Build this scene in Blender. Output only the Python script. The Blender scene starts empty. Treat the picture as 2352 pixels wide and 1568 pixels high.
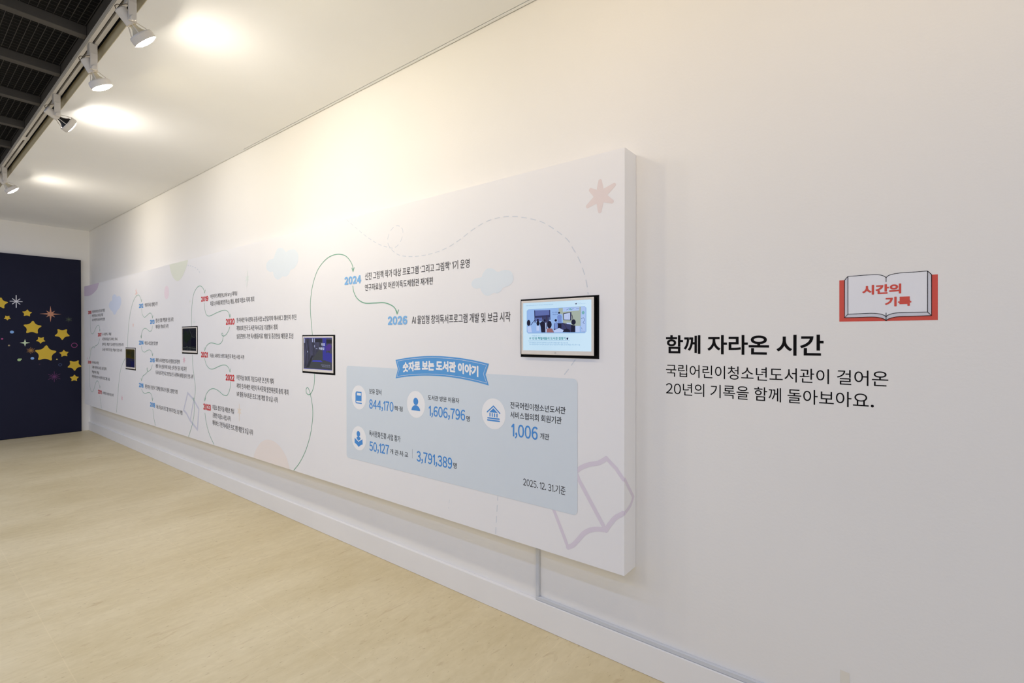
import bpy, bmesh, math, random
from mathutils import Vector, Matrix

random.seed(4)
sc = bpy.context.scene
COL = sc.collection

# ------------------------------------------------------------------ camera, world, exposure
FPX = 1139.2                       # focal length in pixels of the 2352 x 1568 frame
CAM = Vector((0.0, -2.0, 1.412))
YAW = math.radians(38.18)
PITCH = math.radians(-0.30)
cd = bpy.data.cameras.new('camera')
cd.sensor_width = 36.0
cd.lens = FPX * 36.0 / 2352.0
cd.clip_start = 0.02
cam = bpy.data.objects.new('camera', cd)
COL.objects.link(cam)
cam.location = CAM
cam.rotation_euler = (math.pi / 2 + PITCH, 0, YAW)
sc.camera = cam

world = bpy.data.worlds.new('world')
sc.world = world
world.use_nodes = True
bg = world.node_tree.nodes['Background']
bg.inputs[0].default_value = (0.89, 0.91, 0.98, 1)
_n, _l = world.node_tree.nodes, world.node_tree.links      # ambient strength raised toward +x, added to brighten side faces and shadowed wall
_tc = _n.new('ShaderNodeTexCoord'); _sx = _n.new('ShaderNodeSeparateXYZ'); _mr = _n.new('ShaderNodeMapRange')
_mr.inputs['From Min'].default_value, _mr.inputs['From Max'].default_value = 0.0, 1.0
_mr.inputs['To Min'].default_value, _mr.inputs['To Max'].default_value = 0.50, 1.25
_l.new(_tc.outputs['Generated'], _sx.inputs[0]); _l.new(_sx.outputs['X'], _mr.inputs['Value']); _l.new(_mr.outputs[0], bg.inputs[1])

vs = sc.view_settings
vs.view_transform = 'Standard'
vs.look = 'None'
vs.exposure = -0.10
vs.gamma = 1.0
vs.use_curve_mapping = False
sc.cycles.use_denoising = True
sc.cycles.max_bounces = 10
sc.cycles.diffuse_bounces = 6
sc.cycles.sample_clamp_indirect = 6.0
LENS = 415.0                       # emission of a lit lens

# area lights behind the photographer: two lamp rows, then two added fill lights
def area(name, loc, size, power, col, rot=(0, 0, 0)):
    l = bpy.data.lights.new(name, 'AREA')
    l.shape = 'RECTANGLE'
    l.size, l.size_y = size
    l.energy = power
    l.color = col
    o = bpy.data.objects.new(name, l)
    COL.objects.link(o)
    o.location = loc
    o.rotation_euler = rot
    return o
# two rows of cool linear lamps run along the hall, behind the photographer's head
for _y, _p in ((-2.15, 62), (-3.4, 66)):
    area('hall_and_fill_light', (-3.6, _y, 3.08), (11.5, 0.05), _p, (0.36, 0.52, 1.0))
area('hall_and_fill_light', (-6.8, -4.2, 3.05), (0.9, 0.9), 45, (1.0, 0.93, 0.82))  # warm fill, added to lift the ceiling by floor bounce
area('hall_and_fill_light', (-2.6, -4.2, 3.05), (0.9, 0.9), 35, (1.0, 0.95, 0.88))  # second added fill, nearer the camera

# ------------------------------------------------------------------ geometry of the place
_ax = Vector((-math.sin(YAW), math.cos(YAW), 0)) * math.cos(PITCH) + Vector((0, 0, math.sin(PITCH)))
_rt = Vector((math.cos(YAW), math.sin(YAW), 0))
_up = _rt.cross(_ax)

def ray(px, py):
    return _ax * FPX + _rt * (px - 1176.0) + _up * (784.0 - py)
def onY(px, py, y):
    d = ray(px, py)
    p = CAM + d * ((y - CAM.y) / d.y)
    return p.x, p.z
def onX(px, py, x):
    d = ray(px, py)
    p = CAM + d * ((x - CAM.x) / d.x)
    return p.y, p.z

XW = -9.906          # far wall
BX0, BX1 = -9.663, -0.8968
BZ0, BZ1 = 0.435, 2.198
BY = -0.1115         # front of the timeline board
ZC = 3.078           # plaster ceiling
SOFF = -1.184        # its free edge
ZJ = 3.152           # underside of steel joists

def lin(c):
    c = c / 255.0
    return c / 12.92 if c <= 0.04045 else ((c + 0.055) / 1.055) ** 2.4
def rgb(r, g, b):
    return (lin(r), lin(g), lin(b), 1.0)

# ------------------------------------------------------------------ materials
MATS = {}
def mat(name, col, rough=0.6, var=0.03, scale=8.0, bump=0.0, bscale=60.0, metal=0.0, spec=0.3):
    if name in MATS:
        return MATS[name]
    m = bpy.data.materials.new(name)
    m.use_nodes = True
    nt = m.node_tree
    N, L = nt.nodes, nt.links
    b = N['Principled BSDF']
    b.inputs['Roughness'].default_value = rough
    b.inputs['Metallic'].default_value = metal
    b.inputs['Specular IOR Level'].default_value = spec
    tc = N.new('ShaderNodeTexCoord')
    no = N.new('ShaderNodeTexNoise')
    no.inputs['Scale'].default_value = scale
    no.inputs['Detail'].default_value = 4
    L.new(tc.outputs['Object'], no.inputs['Vector'])
    rp = N.new('ShaderNodeValToRGB')
    rp.color_ramp.elements[0].position = 0.3
    rp.color_ramp.elements[1].position = 0.7
    rp.color_ramp.elements[0].color = tuple(min(1, c * (1 - var)) for c in col[:3]) + (1,)
    rp.color_ramp.elements[1].color = tuple(min(1, c * (1 + var)) for c in col[:3]) + (1,)
    L.new(no.outputs['Fac'], rp.inputs['Fac'])
    L.new(rp.outputs['Color'], b.inputs['Base Color'])
    if bump:
        n2 = N.new('ShaderNodeTexNoise')
        n2.inputs['Scale'].default_value = bscale
        n2.inputs['Detail'].default_value = 3
        L.new(tc.outputs['Object'], n2.inputs['Vector'])
        bp = N.new('ShaderNodeBump')
        bp.inputs['Strength'].default_value = bump
        bp.inputs['Distance'].default_value = 0.004
        L.new(n2.outputs['Fac'], bp.inputs['Height'])
        L.new(bp.outputs['Normal'], b.inputs['Normal'])
    MATS[name] = m
    return m
def emat(name, col, strength=1.0, base=(0, 0, 0, 1)):
    if name in MATS:
        return MATS[name]
    m = bpy.data.materials.new(name)
    m.use_nodes = True
    b = m.node_tree.nodes['Principled BSDF']
    b.inputs['Base Color'].default_value = base
    b.inputs['Roughness'].default_value = 0.5
    b.inputs['Specular IOR Level'].default_value = 0.1
    b.inputs['Emission Color'].default_value = col
    b.inputs['Emission Strength'].default_value = strength
    MATS[name] = m
    return m

def floor_mat():
    m = bpy.data.materials.new('beige_marble')
    m.use_nodes = True
    N, L = m.node_tree.nodes, m.node_tree.links
    b = N['Principled BSDF']
    b.inputs['Roughness'].default_value = 0.42
    b.inputs['Specular IOR Level'].default_value = 0.28
    tc = N.new('ShaderNodeTexCoord')
    def noise(sx, sy, scale, det, dist=0.0):
        mp = N.new('ShaderNodeMapping')
        mp.inputs['Scale'].default_value = (sx, sy, 1)
        mp.inputs['Rotation'].default_value = (0, 0, 0.06)
        L.new(tc.outputs['Object'], mp.inputs['Vector'])
        n = N.new('ShaderNodeTexNoise')
        n.inputs['Scale'].default_value = scale
        n.inputs['Detail'].default_value = det
        n.inputs['Distortion'].default_value = dist
        L.new(mp.outputs['Vector'], n.inputs['Vector'])
        return n
    def ramp(src, p0, c0, p1, c1):
        r = N.new('ShaderNodeValToRGB')
        r.color_ramp.elements[0].position, r.color_ramp.elements[0].color = p0, c0
        r.color_ramp.elements[1].position, r.color_ramp.elements[1].color = p1, c1
        L.new(src.outputs['Fac'], r.inputs['Fac'])
        return r
    def mix(fac, a, bb, mode='MIX'):
        x = N.new('ShaderNodeMix')
        x.data_type = 'RGBA'
        x.blend_type = mode
        if isinstance(fac, float):
            x.inputs[0].default_value = fac
        else:
            L.new(fac, x.inputs[0])
        for k, v in ((6, a), (7, bb)):
            if isinstance(v, tuple):
                x.inputs[k].default_value = v
            else:
                L.new(v, x.inputs[k])
        return x.outputs[2]
    big = ramp(noise(1.6, 0.8, 1.3, 6, 0.4), 0.30, rgb(209, 192, 150), 0.72, rgb(225, 210, 172))
    streak = ramp(noise(14, 2.4, 1.0, 10, 1.2), 0.32, (0.935, 0.92, 0.885, 1), 0.60, (1, 1, 1, 1))
    fine = ramp(noise(32, 17, 1.0, 12, 0.9), 0.28, (0.92, 0.905, 0.87, 1), 0.7, (1.02, 1.02, 1.02, 1))
    vein = ramp(noise(11, 2.6, 1.6, 12, 0.9), 0.645, (0, 0, 0, 1), 0.72, (1, 1, 1, 1))
    c = mix(0.75, big.outputs['Color'], streak.outputs['Color'], 'MULTIPLY')
    c = mix(0.8, c, fine.outputs['Color'], 'MULTIPLY')
    vf = N.new('ShaderNodeMath')
    vf.operation = 'MULTIPLY'
    vf.inputs[1].default_value = 0.32
    L.new(vein.outputs['Color'], vf.inputs[0])
    c = mix(vf.outputs[0], c, rgb(168, 136, 92))
    pit = ramp(noise(70, 26, 1.2, 3), 0.655, (0, 0, 0, 1), 0.70, (1, 1, 1, 1))
    pf = N.new('ShaderNodeMath')
    pf.operation = 'MULTIPLY'
    pf.inputs[1].default_value = 0.34
    L.new(pit.outputs['Color'], pf.inputs[0])
    c = mix(pf.outputs[0], c, rgb(150, 120, 84))
    mp = N.new('ShaderNodeMapping')
    mp.inputs['Location'].default_value = (0.35, 0.02, 0)
    L.new(tc.outputs['Object'], mp.inputs['Vector'])
    br = N.new('ShaderNodeTexBrick')
    br.offset = 0.5
    br.inputs['Scale'].default_value = 1.0
    br.inputs['Mortar Size'].default_value = 0.0022
    br.inputs['Mortar Smooth'].default_value = 0.3
    br.inputs['Brick Width'].default_value = 0.9
    br.inputs['Row Height'].default_value = 0.745
    br.inputs['Color1'].default_value = (1, 1, 1, 1)
    br.inputs['Color2'].default_value = (0.965, 0.965, 0.96, 1)
    br.inputs['Mortar'].default_value = (1.10, 1.10, 1.12, 1)
    L.new(mp.outputs['Vector'], br.inputs['Vector'])
    c = mix(0.45, c, br.outputs['Color'], 'MULTIPLY')
    L.new(c, b.inputs['Base Color'])
    return m

WALL = mat('white_wall_paint', rgb(234, 231, 225), 0.75, 0.012, 1.5, 0.10, 90, spec=0.2)
PLASTER = mat('white_ceiling_plaster', rgb(240, 240, 239), 0.8, 0.02, 1.2, 0.05, 40, spec=0.15)
TRIM = mat('white_gloss_paint', rgb(234, 232, 228), 0.5, 0.015, 3, 0.04, 30)
BOARD = mat('white_printed_board', rgb(235, 233, 231), 0.6, 0.006, 2, spec=0.25)
DARKSTEEL = mat('dark_painted_steel', rgb(72, 69, 66), 0.6, 0.06, 6)
DECK = mat('black_deck', rgb(30, 30, 31), 0.9, 0.1, 2)
GRATE = mat('dark_grating_wire', rgb(64, 62, 60), 0.55, 0.08, 5)
GAP = mat('shadow_gap_dark', rgb(70, 62, 50), 0.9, 0.05, 5)

# ------------------------------------------------------------------ mesh helpers
def link(name, me, m=None, parent=None):
    o = bpy.data.objects.new(name, me)
    COL.objects.link(o)
    if m is not None:
        me.materials.append(m)
    if parent is not None:
        o.parent = parent
    return o
def obj(name, bm, m, parent=None, smooth=False, sharp=None):
    bmesh.ops.recalc_face_normals(bm, faces=bm.faces) if sharp is None else None
    me = bpy.data.meshes.new(name)
    bm.to_mesh(me)
    bm.free()
    if smooth:
        for p in me.polygons:
            p.use_smooth = True
    return link(name, me, m, parent)
def tag(o, label=None, cat=None, group=None, kind=None):
    if label: o['label'] = label
    if cat: o['category'] = cat
    if group: o['group'] = group
    if kind: o['kind'] = kind
    return o
def thing(name, label, cat, loc=(0, 0, 0), group=None):
    o = bpy.data.objects.new(name, None)
    COL.objects.link(o)
    o.location = loc
    o.empty_display_size = 0.1
    return tag(o, label, cat, group)
def box(bm, x0, x1, y0, y1, z0, z1, M=None):
    v = [bm.verts.new((x, y, z)) for x in (x0, x1) for y in (y0, y1) for z in (z0, z1)]
    if M is not None:
        for q in v: q.co = M @ q.co
    for f in ((0, 1, 3, 2), (4, 6, 7, 5), (0, 4, 5, 1), (2, 3, 7, 6), (0, 2, 6, 4), (1, 5, 7, 3)):
        bm.faces.new([v[i] for i in f])
    return v
def boxes(*bs):
    bm = bmesh.new()
    for b in bs: box(bm, *b)
    return bm
def bevel(bm, w, seg=2):
    bmesh.ops.recalc_face_normals(bm, faces=bm.faces)
    bmesh.ops.bevel(bm, geom=bm.edges[:], offset=w, segments=seg, affect='EDGES', profile=0.6)
    return bm
def struct(name, bm, m):
    return tag(obj(name, bm, m), kind='structure')
def lathe(prof, n=40, M=None):
    bm = bmesh.new()
    rings = []
    for r, z in prof:
        rings.append([bm.verts.new((r * math.cos(2 * math.pi * i / n), r * math.sin(2 * math.pi * i / n), z)) for i in range(n)])
    for a, b in zip(rings, rings[1:]):
        for i in range(n):
            bm.faces.new((a[i], a[(i + 1) % n], b[(i + 1) % n], b[i]))
    for ring, (r, z) in ((rings[0], prof[0]), (rings[-1], prof[-1])):
        if r < 0.0035:
            bmesh.ops.pointmerge(bm, verts=ring, merge_co=(0, 0, z))
    if M is not None:
        bmesh.ops.transform(bm, matrix=M, verts=bm.verts)
    return bm
def tube(pts, r, n=8):
    bm = bmesh.new()
    pts = [Vector(p) for p in pts]
    prev = None
    for i, p in enumerate(pts):
        t = (pts[min(i + 1, len(pts) - 1)] - pts[max(i - 1, 0)]).normalized()
        u = t.orthogonal().normalized() if prev is None else (prev[1] - t * prev[1].dot(t)).normalized()
        w = t.cross(u)
        ring = [bm.verts.new(p + (u * math.cos(2 * math.pi * k / n) + w * math.sin(2 * math.pi * k / n)) * r) for k in range(n)]
        if prev:
            for k in range(n):
                bm.faces.new((prev[0][k], prev[0][(k + 1) % n], ring[(k + 1) % n], ring[k]))
        else:
            bm.faces.new(ring[::-1])
        prev = (ring, u)
    bm.faces.new(prev[0])
    return bm

# ------------------------------------------------------------------ setting
struct('floor', boxes((XW - 0.2, 3.2, -5.2, 0.2, -0.1, 0.0)), floor_mat())
bm = boxes((XW - 0.2, 3.2, 0.0, 0.18, 0.0, 3.5))
struct('wall_right', bm, WALL)
struct('wall_far', boxes((XW - 0.18, XW, -5.2, 0.0, 0.0, 3.5)), WALL)
struct('trim_4', boxes((XW, 3.2, SOFF - 0.003, SOFF - 0.0005, ZC, ZC + 0.073)), mat('cream_fascia_shaded', rgb(196, 186, 158), 0.7, 0.03, 4))  # cream fascia colour also carries the warm, darker shade on this edge
bm = bmesh.new()
box(bm, XW, 3.2, SOFF, -0.026, ZC, ZC + 0.073)
struct('ceiling', bm, PLASTER)
struct('ceiling_deck', boxes((XW, 3.2, -5.2, -0.001, 3.5, 3.56)), DECK)
bm = bmesh.new()                                        # baseboard, eased top edge
box(bm, XW + 0.001, 3.2, -0.02, -0.0005, 0.001, 0.13)
bevel(bm, 0.0025, 2)
struct('baseboard_right', bm, TRIM)
# plaster edge strip along the top of the wall, with two dark shadow gaps
xs = onY(566, 341, 0)[0]
bm = boxes((xs, 3.2, -0.0205, -0.0058, ZC - 0.001, ZC + 0.02))
struct('trim_1', bm, PLASTER)
bm = boxes((XW + 0.001, 3.2, -0.026, -0.0006, ZC + 0.028, ZC + 0.034))
struct('trim_2', bm, GAP)
bm = boxes((XW + 0.001, xs - 0.004, -0.0262, -0.0045, ZC - 0.001, ZC + 0.02))
struct('trim_3', bm, PLASTER)

# steel ceiling: beam, joists, wire grating
tag(obj('ceiling_beam', boxes((XW + 0.002, 3.2, -1.262, -1.216, ZJ, ZJ + 0.06)), DARKSTEEL), kind='structure')
for k in range(-6, 10):
    x = -3.69 - 0.669 * k
    if x < XW + 0.1: continue
    tag(obj('ceiling_joist', bevel(boxes((x - 0.057, x, -5.1, -1.2625, ZJ, ZJ + 0.055)), 0.002, 1), DARKSTEEL), kind='structure')
bm = bmesh.new()
y = -1.27
while y > -4.6:
    box(bm, XW + 0.01, 2.5, y - 0.0013, y + 0.0013, ZJ + 0.056, ZJ + 0.059)
    y -= 0.0335
x = XW + 0.03
while x < 2.4:
    box(bm, x - 0.0006, x + 0.0006, -4.6, -1.265, ZJ + 0.059, ZJ + 0.0605)
    x += 0.041
tag(obj('ceiling_grating', bm, GRATE), kind='structure')

# ------------------------------------------------------------------ flat artwork helpers (prints on a plane)
class Art:
    """Collects flat printed shapes in the (u, z) coordinates of a vertical plane."""
    def __init__(self, plane, pos, layer=1, flip=1):
        self.plane, self.pos, self.layer, self.flip = plane, pos, layer, flip
        self.bm = bmesh.new()
        self.sub = 0
    def off(self):                 # overlapping pieces of one print never share a plane
        return 0.00045 * self.layer + 1.2e-5 * (self.sub % 18)
    def v(self, u, z):
        if self.plane == 'Y':
            return self.bm.verts.new((u, self.pos - self.off(), z))
        return self.bm.verts.new((self.pos + self.off(), u, z))
    def poly(self, pts):
        clean = []
        for p in pts:
            if not clean or (abs(p[0] - clean[-1][0]) + abs(p[1] - clean[-1][1])) > 1e-6:
                clean.append(p)
        if len(clean) > 2 and abs(clean[0][0] - clean[-1][0]) + abs(clean[0][1] - clean[-1][1]) < 1e-6:
            clean.pop()
        if len(clean) < 3: return
        self.sub += 1
        f = self.bm.faces.new([self.v(*p) for p in clean])
        f.normal_update()
        bmesh.ops.triangulate(self.bm, faces=[f], ngon_method='EAR_CLIP')
    def disc(self, u, z, r, rz=None, n=40):
        rz = rz or r
        self.poly([(u + r * math.cos(2 * math.pi * k / n), z + rz * math.sin(2 * math.pi * k / n)) for k in range(n)])
    def ring(self, u, z, r, w, n=36, rz=None):
        rz = rz or r
        P = lambda k, d: (u + (r + d) * math.cos(2 * math.pi * k / n), z + (rz + d) * math.sin(2 * math.pi * k / n))
        for k in range(n):
            self.poly([P(k, -w / 2), P(k + 1, -w / 2), P(k + 1, w / 2), P(k, w / 2)])
    def stroke(self, pts, w, caps=True, closed=False):
        """one joined ribbon with mitred corners"""
        P = [Vector(p) for p in pts]
        self.sub += 1
        n = len(P)
        L, R = [], []
        for i in range(n):
            if closed:
                a, b = P[i - 1], P[(i + 1) % n]
            else:
                a, b = P[max(i - 1, 0)], P[min(i + 1, n - 1)]
            d1 = (P[i] - a).normalized() if (P[i] - a).length > 1e-9 else (b - P[i]).normalized()
            d2 = (b - P[i]).normalized() if (b - P[i]).length > 1e-9 else d1
            t = (d1 + d2)
            t = t.normalized() if t.length > 1e-6 else d1
            nn = Vector((-t.y, t.x))
            c = max(0.45, nn.dot(Vector((-d1.y, d1.x))))
            L.append(P[i] + nn * (w / 2 / c))
            R.append(P[i] - nn * (w / 2 / c))
        vl = [self.v(*q) for q in L]
        vr = [self.v(*q) for q in R]
        for i in range(n if closed else n - 1):
            j = (i + 1) % n
            self.bm.faces.new((vl[i], vr[i], vr[j], vl[j]))
        if caps and not closed:
            for q, e in ((P[0], P[1]), (P[-1], P[-2])):
                d = (q - e).normalized()
                a0 = math.atan2(d.y, d.x)
                self.poly([q + Vector((math.cos(a0 + math.pi * (k / 8 - 0.5)), math.sin(a0 + math.pi * (k / 8 - 0.5)))) * (w / 2) for k in range(9)])
    def fat(self, body, u0, u1, z0, z1, offset, d, warp=None, res=3, n=8):
        """very heavy lettering: the outline repeated round a small circle, each on its own plane"""
        for k in range(n):
            du, dz = d * math.cos(2 * math.pi * k / n), d * math.sin(2 * math.pi * k / n)
            self.text(body, u0 + d + du, u1 - d + du, z0 + d + dz, z1 - d + dz, offset, warp, res)
    def text(self, body, u0, u1, z0, z1, offset=0.0, warp=None, res=3):
        self.sub += 1
        vs_, fs_ = glyphs(body, offset, res)
        xs_ = [p[0] for p in vs_]; ys_ = [p[1] for p in vs_]
        a, b, c, d = min(xs_), max(xs_), min(ys_), max(ys_)
        out = []
        for X, Y in vs_:
            u = u0 + (X - a) / (b - a) * (u1 - u0)
            z = z0 + (Y - c) / (d - c) * (z1 - z0)
            if warp: z += warp(u)
            out.append(self.v(u, z))
        for f in fs_:
            try: self.bm.faces.new([out[i] for i in f])
            except ValueError: pass
    def make(self, name, m, parent):
        # all prints face the room
        want = Vector((0, -1, 0)) if self.plane == 'Y' else Vector((1, 0, 0))
        for f in self.bm.faces:
            f.normal_update()
            if f.normal.dot(want) < 0: f.normal_flip()
        return obj(name, self.bm, m, parent, sharp=True)

_gc = {}
_fc = bpy.data.curves.new('lettering_source', 'FONT')
_fo = bpy.data.objects.new('lettering_source', _fc)
def glyph(ch, offset, res):
    """outline of one character as flat triangles, left edge at 0; returns vertices, faces, width"""
    key = (ch, offset, res)
    if key not in _gc:
        if ch == '1':
            o = offset
            V = [(0.03 - o, 0.585), (0.20, 0.735 + o * .5), (0.285 + o, 0.735 + o * .5), (0.285 + o, -o * .5), (0.19 - o, -o * .5), (0.19 - o, 0.62), (0.07 - o, 0.52 - o)]
            F = [(2, 3, 4), (2, 4, 5), (1, 2, 5), (0, 1, 5), (0, 5, 6)]
        else:
            _fc.body = chr(ord(ch) + 0xFEE0) if (ch.isalnum() or ch in ',.#') and ord(ch) < 127 and ch != 'I' else ch
            _fc.offset = offset
            _fc.resolution_u = res
            _fc.fill_mode = 'FRONT'
            me = bpy.data.meshes.new_from_object(_fo)
            V = [(v.co.x, v.co.y) for v in me.vertices]
            F = [tuple(p.vertices) for p in me.polygons]
            bpy.data.meshes.remove(me)
        x0 = min(v[0] for v in V); x1 = max(v[0] for v in V)
        if ord(ch) >= 0xAC00: x0, x1 = 0.0, 0.92           # Korean syllables keep their square
        _gc[key] = ([(x - x0, y) for x, y in V], F, x1 - x0)
    return _gc[key]
def glyphs(body, offset, res):
    vs_, fs_, x = [], [], 0.0
    for ch in body:
        if ch == ' ':
            x += 0.25; continue
        V, F, w = glyph(ch, offset, res)
        side = 0.0 if ord(ch) >= 0xAC00 else 0.05
        x += side
        b = len(vs_)
        vs_ += [(x + p, q) for p, q in V]
        fs_ += [tuple(b + k for k in f) for f in F]
        x += w + side
    return vs_, fs_

def smooth(pts, n=6, closed=False):
    """Catmull-Rom through 2-D points"""
    out = []
    m = len(pts)
    rng = range(m) if closed else range(m - 1)
    for i in rng:
        if closed:
            p = [Vector(pts[(i + k) % m]) for k in (-1, 0, 1, 2)]
        else:
            p = [Vector(pts[min(max(i + k, 0), m - 1)]) for k in (-1, 0, 1, 2)]
        for s in range(n):
            t = s / n
            out.append(0.5 * ((2 * p[1]) + (p[2] - p[0]) * t + (2 * p[0] - 5 * p[1] + 4 * p[2] - p[3]) * t * t + (3 * p[1] - p[0] - 3 * p[2] + p[3]) * t ** 3))
    if not closed: out.append(Vector(pts[-1]))
    return out
def rounded(pts, it=2):
    for _ in range(it):
        q = []
        for i in range(len(pts)):
            a, b = Vector(pts[i]), Vector(pts[(i + 1) % len(pts)])
            q += [a * 0.75 + b * 0.25, a * 0.25 + b * 0.75]
        pts = q
    return pts
def starpts(u, z, ro, ri, n, rot=0.0):
    return [(u + (ro if k % 2 == 0 else ri) * math.sin(rot + math.pi * k / n), z + (ro if k % 2 == 0 else ri) * math.cos(rot + math.pi * k / n)) for k in range(2 * n)]
def dashes(pts, on, offl):
    pts = [Vector(p) for p in pts]
    segs, cur, acc, pen = [], [pts[0]], 0.0, True
    for a, b in zip(pts, pts[1:]):
        d = (b - a).length
        pos = 0.0
        while d - pos > 1e-9:
            lim = (on if pen else offl) - acc
            st = min(lim, d - pos)
            pos += st; acc += st
            q = a + (b - a) * (pos / d)
            if pen: cur.append(q)
            if acc >= (on if pen else offl) - 1e-9:
                if pen: segs.append(cur)
                pen = not pen; acc = 0.0
                cur = [q]
    if pen and len(cur) > 1: segs.append(cur)
    return segs

def B(px, py):                 # pixel of the photograph measured on the board face
    return onY(px, py, BY)
def Wp(px, py):                # ... on the wall
    return onY(px, py, 0.0)

# ------------------------------------------------------------------ timeline board
panel = thing('timeline_panel', 'long white wall-mounted timeline board printed with years, captions and four inset screens', 'exhibition panel', (0, 0, 0))
MON = [   # hole corners in the photograph (left x, right x, top-left y, bottom-left y), protrusion of the bezel, bezel width share
    dict(l=288.4, r=311.8, tl=797.7, bl=847.6, q=0.006),
    dict(l=418.0, r=454.2, tl=749.9, bl=811.7, q=0.007),
    dict(l=694.5, r=770.0, tl=769.2, bl=855.7, q=0.008),
    dict(l=1196.2, r=1376.3, tl=687.8, bl=819.2, q=0.020),
]
for m_ in MON:
    x0, zt = B(m_['l'], m_['tl']); _, zb = B(m_['l'], m_['bl'])
    x1, _ = B(m_['r'], 778)
    m_['hole'] = (x0, x1, zb, zt)
bm = bmesh.new()
xsn = sorted([BX0, BX1] + [v for m_ in MON for v in m_['hole'][:2]])
zsn = sorted(set([BZ0, BZ1] + [v for m_ in MON for v in m_['hole'][2:]]))
gv = {}
def gvert(x, z):
    if (x, z) not in gv: gv[(x, z)] = bm.verts.new((x, BY, z))
    return gv[(x, z)]
for i in range(len(xsn) - 1):
    for j in range(len(zsn) - 1):
        cx, cz = (xsn[i] + xsn[i + 1]) / 2, (zsn[j] + zsn[j + 1]) / 2
        if any(h[0] < cx < h[1] and h[2] < cz < h[3] for h in (m_['hole'] for m_ in MON)): continue
        bm.faces.new((gvert(xsn[i], zsn[j]), gvert(xsn[i + 1], zsn[j]), gvert(xsn[i + 1], zsn[j + 1]), gvert(xsn[i], zsn[j + 1])))
def quad(b, *p):
    b.faces.new([b.verts.new(q) for q in p])
yb = -0.0012
quad(bm, (BX1, BY, BZ0), (BX1, yb, BZ0), (BX1, yb, BZ1), (BX1, BY, BZ1))
quad(bm, (BX0, yb, BZ0), (BX0, BY, BZ0), (BX0, BY, BZ1), (BX0, yb, BZ1))
quad(bm, (BX0, BY, BZ1), (BX1, BY, BZ1), (BX1, yb, BZ1), (BX0, yb, BZ1))
quad(bm, (BX0, yb, BZ0), (BX1, yb, BZ0), (BX1, BY, BZ0), (BX0, BY, BZ0))
quad(bm, (BX1, yb, BZ0), (BX0, yb, BZ0), (BX0, yb, BZ1), (BX1, yb, BZ1))
bmesh.ops.remove_doubles(bm, verts=bm.verts, dist=0.0001)
obj('board', bm, BOARD, panel)
BLACK = mat('black_recess', rgb(12, 12, 12), 0.6, 0.05, 10)
for m_ in MON:
    x0, x1, z0, z1 = m_['hole']
    bm = bmesh.new()
    y0, y1, t = BY - 0.0006, -0.03, 0.004
    # liner of the opening: four sides and a back
    box(bm, x0, x0 + t, y0, y1, z0, z1)
    box(bm, x1 - t, x1, y0, y1, z0, z1)
    box(bm, x0 + t, x1 - t, y0, y1, z0, z0 + t)
    box(bm, x0 + t, x1 - t, y0, y1, z1 - t, z1)
    box(bm, x0 + t, x1 - t, BY + 0.012, y1, z0 + t, z1 - t)
    obj('screen_recess', bm, BLACK, panel)

# --- colours of the prints
INK = mat('print_ink_dark', rgb(52, 48, 48), 0.6, 0.02)
INKB = mat('print_ink_black', rgb(22, 22, 24), 0.6, 0.02)
RED = mat('print_red', rgb(206, 58, 62), 0.6, 0.02)
BLUE = mat('print_sky_blue', rgb(88, 158, 218), 0.6, 0.02)
LBLUE = mat('print_pale_year_blue', rgb(128, 182, 228), 0.6, 0.02)
NUMB = mat('print_number_blue', rgb(76, 144, 212), 0.6, 0.02)
GREEN = mat('print_sage_green', rgb(118, 172, 142), 0.6, 0.02)
DASHG = mat('print_dash_grey', rgb(208, 213, 218), 0.6, 0.01)
CLOUD = mat('print_cloud_blue', rgb(224, 231, 234), 0.6, 0.005)
CLOUDL = mat('print_cloud_lavender', rgb(216, 223, 237), 0.6, 0.005)
PEACH = mat('print_peach', rgb(237, 227, 219), 0.6, 0.005)
ROSE = mat('print_rose', rgb(228, 214, 209), 0.6, 0.005)
PINK = mat('print_pink', rgb(238, 221, 225), 0.6, 0.005)
PINKD = mat('print_dusky_pink', rgb(230, 190, 198), 0.6, 0.005)
CORAL = mat('print_coral', rgb(239, 209, 200), 0.6, 0.005)
LILAC = mat('print_lilac', rgb(214, 198, 212), 0.6, 0.005)
MAUVE = mat('print_mauve', rgb(220, 210, 219), 0.6, 0.005)
GREYV = mat('print_grey_violet', rgb(207, 207, 218), 0.6, 0.005)
OLIVE = mat('print_pale_olive', rgb(227, 229, 212), 0.6, 0.005)
PGREEN = mat('print_pale_green', rgb(226, 232, 225), 0.6, 0.005)
SAND = mat('print_sand', rgb(238, 224, 206), 0.6, 0.005)
STATS = mat('print_pale_grey_blue', rgb(213, 221, 226), 0.6, 0.005)
RIBBON = mat('print_ribbon_blue', rgb(92, 158, 216), 0.6, 0.01)
PWHITE = mat('print_white', rgb(240, 239, 237), 0.6, 0.005)

def art(layer=1): return Art('Y', BY, layer)
def lay(a, body, l, r, t, b, offset=0.0, f=B, res=4):
    u0, z1 = f(l, t); _, z0 = f(l, b); u1, _ = f(r, t)
    a.text(body, u0, u1, z0, z1, offset, res=res)

# pale decorations
def blob(name, m, pts, layer=1, n=6, f=B, closed=True):
    a = art(layer)
    a.poly(smooth([f(*p) for p in pts], n, True))
    return a.make(name, m, panel)
def Z(pts, ox, oy, s): return [(ox + x / s, oy + y / s) for x, y in pts]

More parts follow.
